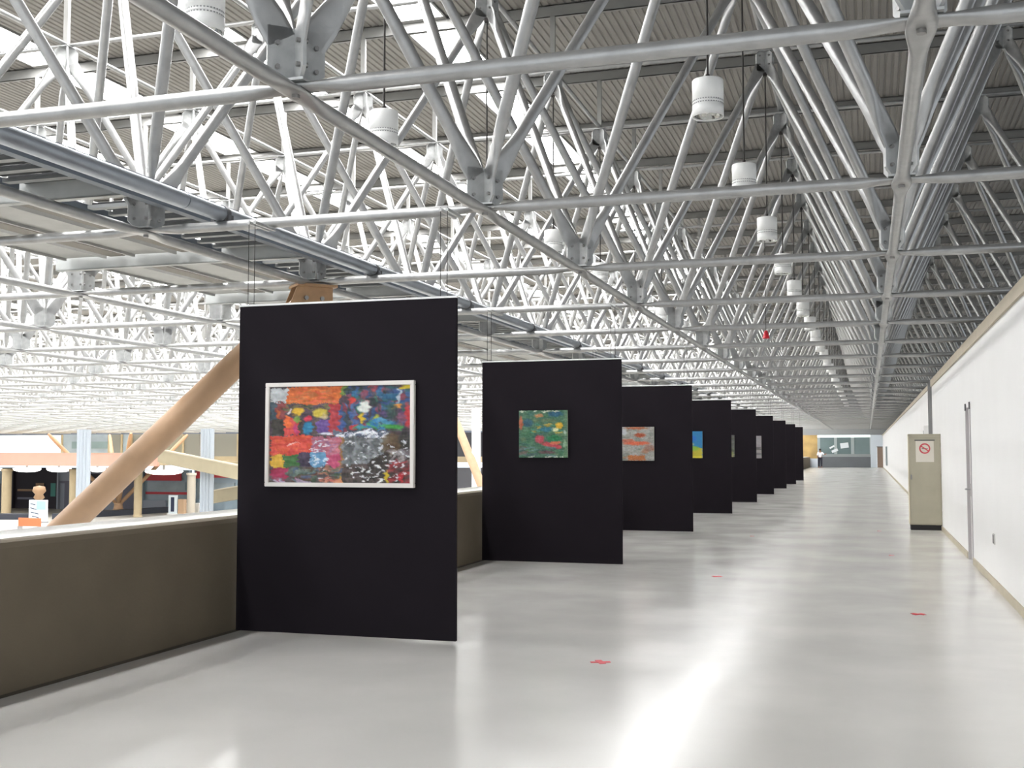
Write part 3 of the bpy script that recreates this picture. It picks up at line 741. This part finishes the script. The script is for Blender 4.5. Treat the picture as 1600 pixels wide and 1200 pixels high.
# ---------------------------------------------------------------- far end of the gallery
wf = empty('wall_far', kind='structure')
Y0 = YE - .5
MB().box((.27, Y0, 0), (.85, Y0 + .2, 3.1)).box((.85, Y0, 1.95), (1.55, Y0 + .2, 3.1)).box((1.55, Y0, 0), (6, Y0 + .2, 3.1)).build('white_wall', mat('cool_white_wall', rgb(214, 222, 230), .6), wf)
MB().box((-6.0, Y0, 3.1), (6, Y0 + .2, 4.6)).box((-112, Y0 + .3, 3.6), (9.0, Y0 + .45, 9.2)).build('upper_wall', mat('grey_upper_wall', rgb(150, 152, 152), .7), wf)
MB().box((-6.0, Y0, 0), (-4.6, Y0 + .2, .85)).build('low_wall', mat('cool_white_wall', None), wf)
MB().box((-6.0, Y0, .85), (-4.6, Y0 + .15, 3.1)).build('ply_panel', WOODP, wf)
win = empty('window_1', kind='structure')
MB().box((-4.6, Y0, 2.88), (.27, Y0 + .12, 3.08)).build('lit_transom', mat('bright_transom', rgb(245, 250, 250), .4, emit=(.9, 1, 1, 1), estr=.8), win)
MB().box((-4.6, Y0 - .02, 0), (.27, Y0 + .12, 1.0)).build('base_panel', BASEG, win)
MB().box((-4.6, Y0 - .04, 1.0), (.27, Y0 + .12, 1.28)).build('sill', mat('sill_grey', rgb(150, 156, 156), .5), win)
for xa, xb in ((-4.35, -3.05), (-2.78, -1.5), (-1.2, .2)):
    MB().box((xa, Y0 + .03, 1.28), (xb, Y0 + .06, 2.88)).build('pane', GLASSG, win)
for xa, xb in ((-4.6, -4.35), (-3.05, -2.78), (-1.5, -1.2), (.2, .27)):
    MB().box((xa, Y0, 1.28), (xb, Y0 + .1, 2.88)).build('mullion', mat('mullion_grey', rgb(170, 180, 180), .5), win)
d2 = empty('door_2', (1.2, Y0 + .1, 0), kind='structure')
MB().box((-.33, -.03, 0), (.33, .02, 1.92)).build('leaf', BROWNDOOR, d2)
MB().box((-.37, -.12, 1.92), (.37, .02, 2.0)).build('head', GREYD, d2)
PAP = mat('paper_white', rgb(232, 238, 240), .6)
for k, (x, z, w_, h_, a) in enumerate(((-2.1, 2.1, .75, .5, .12), (-3.25, 1.95, .5, .16, .5), (-3.0, 1.6, .6, .25, .4))):
    pz = MB().cbox((0, 0, 0), (w_, .01, h_), Matrix.Rotation(-a, 4, 'Y')).build('paper_notice', PAP, None, (x, Y0 - .03, z))
    tag(pz, ['large white paper stuck on the middle pane of the far glazed wall', 'narrow tilted white paper stuck near the left mullion of the far glazed wall', 'lower tilted white paper stuck on the far glazed wall sill height'][k], 'paper')
tag(MB().box((XW - .10, 88, .5), (XW - .01, 91, 1.9)).build('window_board', mat('board_grey', rgb(150, 160, 160), .5)), 'pale grey board standing in for a window on the right wall near the far end', 'board')  # flat board put in place of a pale window
bpy.data.objects['window_board'].location = (0, 0, 0)

# person in the distance
def skinned(name, pts, edges_, rad, m, parent, sub=2):
    me = bpy.data.meshes.new(name); me.from_pydata(pts, edges_, []); o = link(name, me, parent)
    md = o.modifiers.new('skin', 'SKIN'); md.use_smooth_shade = True
    for i, r in enumerate(rad):
        v = me.skin_vertices[0].data[i]; v.radius = (r, r) if not isinstance(r, tuple) else r; v.use_root = (i == 0)
    s = o.modifiers.new('sub', 'SUBSURF'); s.levels = sub; s.render_levels = sub
    me.materials.append(m); return o
pr = empty('person', (-4.15, 108.0, 0), 'distant person in white shirt and dark trousers standing by the far glazed wall', 'person')
B = [(0, 0, .95), (0, 0, 1.15), (0, 0, 1.38), (0, 0, 1.50), (0, -.01, 1.60), (0, -.02, 1.70),
     (-.19, 0, 1.41), (-.25, .02, 1.14), (-.24, -.08, .90), (.19, 0, 1.41), (.36, -.1, 1.22), (.56, -.22, 1.34),
     (-.10, 0, .90), (-.12, -.02, .50), (-.13, .02, .09), (-.13, -.12, .04), (.10, 0, .90), (.11, -.03, .50), (.12, .03, .09), (.13, -.11, .04)]
Ed = [(0, 1), (1, 2), (2, 3), (3, 4), (4, 5), (2, 6), (6, 7), (7, 8), (2, 9), (9, 10), (10, 11), (0, 12), (12, 13), (13, 14), (14, 15), (0, 16), (16, 17), (17, 18), (18, 19)]
Rd = [.14, .13, .15, .06, .095, .085, .06, .05, .035, .06, .05, .035, .085, .065, .04, .035, .085, .065, .04, .035]
skinned('body', B, Ed, Rd, SKIN, pr)
skinned('shirt', [B[0], B[1], B[2], B[6], B[7], B[9], B[10]], [(0, 1), (1, 2), (2, 3), (3, 4), (2, 5), (5, 6)], [.165, .155, .175, .08, .07, .08, .07], SHIRT, pr)
skinned('trousers', [(0, 0, .97), B[12], B[13], (-.13, .02, .14), B[16], B[17], (.12, .03, .14)], [(0, 1), (1, 2), (2, 3), (0, 4), (4, 5), (5, 6)], [.15, .11, .09, .065, .11, .09, .065], TROUS, pr)
MB().lathe([(0, 1.80), (.07, 1.78), (.105, 1.71), (.10, 1.64), (.09, 1.62)], 12).build('hair', HAIRM, pr)

# ---------------------------------------------------------------- the far side of the hall
def wx(px, y): return atY(px, 700, y).x
def wz(px, py, y): return atY(px, py, y).z
# opposite gallery: slab + salmon fascia
YF = 95.0
xr_ = wx(246, YF)
og = empty('opposite_gallery', (-80, YF, -.25), 'opposite gallery edge with a salmon pink fascia across the hall', 'balcony')
MB().box((-112 + 80, 0, .38), (xr_ + 80, .3, 1.62)).build('fascia', SALMON, og)
MB().box((-112 + 80, .3, .45), (xr_ + 80, 18, .75)).build('slab', STONE, og)
MB().box((-112 + 80, -.05, 1.62), (xr_ + 80, .4, 1.68)).build('rail_cap', CAPM, og)
# stone columns carrying the gallery
def round_col(px, y, w, ztop, label, m=STONE, z0=-5.0, band=False):
    x = wx(px, y)
    t = empty('stone_column', (x, y, z0), label, 'column')
    r = w / 2
    MB().lathe([(r, 0), (r, ztop - z0 - .25)], 16).build('shaft', m, t)
    MB().lathe([(r * 1.2, ztop - z0 - .25), (r * 1.2, ztop - z0), (0, ztop - z0)], 16).build('capital', m, t)
    MB().lathe([(r * 1.15, 0), (r * 1.15, .2), (r, .22)], 16).build('base', m, t)
    return t
round_col(12, YF + .8, .95, -.2, 'round tan column under the salmon fascia at far left')
round_col(117, YF + 1.5, .9, -.2, 'round tan column under the fascia just left of the grey fluted column')
round_col(217, YF + 3, .8, -.2, 'round tan column right of the thick near strut, behind the slim far strut')
round_col(300, 100, .85, -.6, 'pale column below the sloping beige ramp', mat('pale_col', rgb(170, 162, 148), .6))
# fluted grey columns, four tubes each
def fluted(px, y, w, label, ztop=3.6):
    x = wx(px, y); t = empty('fluted_column', (x, y, -5.0), label, 'column')
    r = w * .19
    for dx in (-1.5, -.5, .5, 1.5):
        for dy in (0,): MB().tube((dx * r * 1.6, dy, 0), (dx * r * 1.6, dy, ztop + 5), r, 12).build('shaft', FLUTE, t)
    MB().box((-w * .6, -w * .3, 0), (w * .6, w * .3, .3)).build('base', FLUTE, t)
fluted(131, 90, 1.15, 'light grey fluted column in front of the salmon fascia')
fluted(324, 90, 1.05, 'light grey fluted column crossing the sloping beige ramp')
x = wx(744, 52); t = empty('service_column', (x, 52, -5), 'plain white square column seen just left of the second black panel', 'column')
MB().box((-.17, -.17, 0), (.17, .17, 8.6)).build('shaft', WHITE, t); MB().box((-.25, -.25, 0), (.25, .25, .3)).build('base', WHITE, t)
# shops below the gallery
def shop(px0, px1, y, ztop, zbot, label, body, parts):
    xa, xb = wx(px0, y), wx(px1, y)
    t = empty('shopfront', ((xa + xb) / 2, y, zbot), label, 'shopfront')
    w2 = (xb - xa) / 2; h = ztop - zbot
    MB().box((-w2, .4, 0), (w2, .6, h)).box((-w2, 0, 0), (-w2 + .15, .4, h)).box((w2 - .15, 0, 0), (w2, .4, h)).build('shell', body, t)
    for nme, a, b, m in parts:
        MB().box((-w2 + a[0] * 2 * w2, a[2], a[1] * h), (-w2 + b[0] * 2 * w2, b[2], b[1] * h)).build(nme, m, t)
YS = 109.0
GR = mat('shop_grey', rgb(150, 156, 168), .6); GR2 = mat('shop_grey_dark', rgb(112, 112, 126), .6)
TEAL = mat('shop_teal', rgb(60, 130, 120), .5); WARM = mat('shop_warm', rgb(150, 120, 90), .6)
SIGNR = mat('sign_red', rgb(186, 52, 62), .5)
shop(-60, 20, YS, -.3, -5, 'blue grey shopfront at the extreme left below the fascia', SHOPG, [('door', (.7, 0, .3), (.9, .6, .36), GR2)])
shop(20, 90, YS, -.3, -5, 'dark shop interior below the fascia at left', SHOPD, [
    ('shelf', (.1, .42, .2), (.5, .47, .38), WARM), ('shelf', (.1, .22, .2), (.45, .27, .38), GR2), ('poster', (.5, .45, .25), (.68, .62, .3), WARM), ('lit_panel', (.84, .3, .2), (.98, .62, .25), TEAL)])
shop(90, 128, YS, -.3, -5, 'pale grey shop bay between the dark shop and the tan column', GR, [('door', (.25, 0, .3), (.7, .62, .36), GR2), ('sign_band', (.0, .62, .25), (1, .68, .36), GR2)])
shop(128, 222, YS, -.3, -5, 'grey shopfront behind the thick near strut', GR2, [('door', (.3, 0, .3), (.6, .6, .36), GR), ('sign_band', (0, .75, .2), (1, .85, .36), SHOPD)])
shop(222, 296, YS, -.5, -5, 'blue grey shopfront with a red sign band right of the thick strut', SHOPG, [
    ('sign_band', (.08, .74, .05), (.82, .98, .25), SIGNR), ('red_stripe', (.05, .40, .36), (.95, .46, .39), SIGNR), ('counter', (.0, 0, .1), (.5, .25, .36), GR), ('window', (.1, .5, .3), (.9, .7, .38), GLASSB)])
shop(304, 372, YS, -.5, -5, 'blue shopfront with short red signs behind the right fluted column', SHOPG, [
    ('sign', (.0, .80, .05), (.25, .97, .25), SIGNR), ('sign', (.42, .82, .05), (1, .97, .25), SIGNR), ('window', (.0, .3, .3), (.2, .7, .38), GLASSB), ('window', (.4, .35, .3), (.9, .7, .38), GLASSB)])
shop(372, 860, YS, -.1, -5, 'dark storefront glimpsed between the first two black panels', mat('dark_store', rgb(58, 58, 62), .5), [('counter', (.3, 0, .1), (1, .22, .36), mat('counter_tan', rgb(190, 150, 120), .6)), ('lit_band', (.3, .4, .3), (1, .43, .38), GREYM)])
# oblong lit canopies beneath the fascia
def canopy(px, py, wpx, y, label):
    c = atY(px, py, y); w = wpx / FPX * (y * 1.18)
    t = empty('lit_canopy', (c.x, c.y, c.z), label, 'canopy light', 'glowing oblong canopy lights over the shops')
    MB().lathe([(0, -.28), (.55, -.25), (.9, -.12), (1, .02), (.97, .1), (0, .16)], 24, Matrix.Diagonal((w / 2, .6, 1.15, 1))).build('diffuser', LITW, t)
    MB().box((-.08, -.08, .1), (.08, .08, .19 - c.z)).build('stem', GREYM, t)
canopy(-15, 733, 44, 98, 'glowing oblong canopy light at the left edge of the view')
canopy(42, 733, 54, 98, 'glowing oblong canopy light above the dark shop')
canopy(92, 733, 46, 98, 'glowing oblong canopy light left of the grey fluted column')
canopy(152, 733, 28, 98, 'glowing oblong canopy light between fluted column and thick strut')
canopy(256, 737, 68, 101, 'glowing oblong canopy light above the red sign band')
# upper floor of the far facade
YU = 112.0
wf2 = empty('window_2', kind='structure')
def fac(px0, px1, z0, z1, m, name='pane', y=YU, t=.1):
    return MB().box((wx(px0, y), y, z0), (wx(px1, y), y + t, z1)).build(name, m, wf2)
for p0, p1, m in ((98, 112, GLASSB), (112, 122, GLASSB), (140, 168, GLASSB), (171, 188, mat('pane_dark', rgb(120, 120, 112), .3)), (191, 204, GLASSB), (206, 222, mat('pane_dark', None)), (225, 250, GLASSB), (253, 284, mat('pane_olive', rgb(128, 126, 110), .3)), (287, 312, mat('pane_dark', None)), (334, 372, mat('pane_dark', None)), (372, 420, GLASSB), (424, 560, mat('pane_dark', None)), (565, 700, GLASSB), (704, 860, mat('pane_black', rgb(52, 52, 56), .3))):
    fac(p0, p1, 1.0, 3.9, m)
for p in (422, 562, 702, 862, 96, 139, 169.5, 189.5, 205, 223.5, 251.5, 285.5, 314, 332, 371):
    fac(p - 1.2, p + 1.2, .5, 4.0, STONE, 'pier', YU - .15, .4)
fac(98, 862, .4, 1.0, STONE, 'spandrel')
fac(98, 862, 3.9, 5.0, mat('grey_upper_wall', None), 'lintel')
fac(-80, 98, 3.45, 5.0, mat('grey_upper_wall', None), 'lintel')
fac(112, 176, 1.9, 2.7, GLASSG, 'blind', YU - .05, .04)
# dark soffit edge along the far eaves
ev = MB().box((-115, 110.6, 3.50), (-6.3, 110.9, 3.72)).build('trim_1', mat('eaves_dark', rgb(84, 92, 106), .5)); tag(ev, kind='structure')
# beige ramps
def beam(name, a, b, th, m, label):
    """sloping slab between two (px,py,y) points"""
    A = atY(*a); B_ = atY(*b); t = empty(name, A, label, 'ramp')
    d = B_ - A
    vs = [(0, 0, 0), (d.x, d.y, d.z), (d.x, d.y + 1.6, d.z), (0, 1.6, 0), (0, 0, th), (d.x, d.y, d.z + th), (d.x, d.y + 1.6, d.z + th), (0, 1.6, th)]
    MB().add(vs, [(0, 3, 2, 1), (4, 5, 6, 7), (0, 1, 5, 4), (1, 2, 6, 5), (2, 3, 7, 6), (3, 0, 4, 7)]).build('side_wall', m, t)
    vs2 = [(0, -.05, th), (d.x, d.y - .05, d.z + th), (d.x, d.y + .2, d.z + th), (0, .2, th)]
    vs2 += [(v[0], v[1], v[2] + .12) for v in vs2]
    MB().add(vs2, [(0, 3, 2, 1), (4, 5, 6, 7), (0, 1, 5, 4), (1, 2, 6, 5), (2, 3, 7, 6), (3, 0, 4, 7)]).build('handrail', CAPM, t)
beam('sloping_ramp', (246, 722, 93), (400, 756, 84), 1.15, BEIGE, 'beige sloping ramp descending to the right above the shops')
beam('lower_ramp', (312, 789, 96), (400, 775, 90), 1.1, BEIGE, 'beige lower ramp parapet on the hall floor at right')
tag(MB().box((wx(331, 92), 92, .85), (wx(400, 92), 92.3, 1.05)).build('upper_rail', STONE), 'pale horizontal rail above the sloping ramp', 'rail')
# hall floor objects
def gx(px, py, z=-5.0):
    d = ray(px, py); return Vector((0, 0, EYE)) + d * ((z - EYE) / d.z)
c = gx(58, 817); s_ = 17.0
t = empty('info_kiosk', c, 'white and pale blue printed kiosk board standing on the hall floor', 'kiosk')
MB().box((-.95, 0, .15), (.95, .25, 2.1)).build('board', mat('kiosk_white', rgb(226, 236, 242), .5), t)
MB().box((-.1, -.02, 1.2), (.9, 0, 2.0)).build('blue_print', mat('kiosk_blue', rgb(150, 214, 232), .5), t)
for k, (x, z, w_) in enumerate(((-.5, 1.7, .6), (-.45, 1.3, .7), (-.3, .9, .9), (-.2, .55, .8))):
    MB().cbox((0, 0, 0), (w_, .01, .09), Matrix.Translation((x, -.02, z)) @ Matrix.Rotation(.2, 4, 'Y')).build('print_stripe', mat('kiosk_dark', rgb(70, 80, 100), .5), t)
MB().box((-.95, -.1, 0), (.95, .35, .15)).build('foot', GREYM, t)
MB().lathe([(0, 3.4), (.5, 3.3), (.6, 2.9), (.35, 2.6), (.5, 2.3), (.3, 2.1)], 12, Matrix.Translation((-.1, .3, 0))).build('display_ornament', WARM, t)
c = gx(46, 827)
t = empty('orange_barrier', c, 'low orange barrier in front of the printed kiosk', 'barrier')
MB().box((-1.15, 0, .25), (1.1, .1, .95)).build('board', mat('orange', rgb(226, 110, 70), .6), t)
for x in (-1, 1): MB().box((x - .06, -.2, 0), (x + .06, .3, .25)).build('foot', GREYM, t)
c = gx(270, 804)
t = empty('poster_stand', c, 'white poster stand with dark blue print on the hall floor beside the ramp', 'stand')
MB().box((-.55, 0, .1), (.5, .1, 2.0)).build('board', mat('kiosk_white', None), t); MB().box((-.25, -.02, .3), (.15, 0, 1.8)).build('dark_print', mat('navy', rgb(40, 50, 80), .5), t)
MB().box((.6, 0, .1), (1.3, .5, 1.6)).build('side_box', mat('pinkbox', rgb(190, 160, 130), .6), t); MB().box((-.6, -.2, 0), (1.3, .5, .1)).build('base', WHITE, t)
c = gx(300, 801)
t = empty('white_counter', c, 'white boxy counter at the foot of the lower ramp', 'counter')
MB().box((-.75, 0, 0), (.75, .6, .95)).build('carcass', mat('off_white', rgb(214, 210, 200), .6), t); MB().box((-.8, -.05, .95), (.8, .65, 1.02)).build('top', WHITE, t)
# dark kerbs on the hall floor, seen just over the ledge
for (a, b, lb) in (((-40, 812), (50, 812), 'dark low kerb on the hall floor left of the orange barrier'), ((95, 812), (272, 800), 'dark low kerb on the hall floor behind the thick strut'), ((300, 796), (400, 792), 'dark low kerb at the foot of the ramps')):
    A = gx(*a); B_ = gx(*b); d = (B_ - A); nrm = Vector((-d.y, d.x, 0)).normalized() * 1.2
    vs = [A, B_, B_ + nrm, A + nrm]; vs = [v - A for v in vs]; vs += [v + Vector((0, 0, .55)) for v in vs]
    t = empty('dark_kerb', A, lb, 'kerb')
    MB().add(vs, [(0, 3, 2, 1), (4, 5, 6, 7), (0, 1, 5, 4), (1, 2, 6, 5), (2, 3, 7, 6), (3, 0, 4, 7)]).build('kerb_block', DARKSTAGE, t)
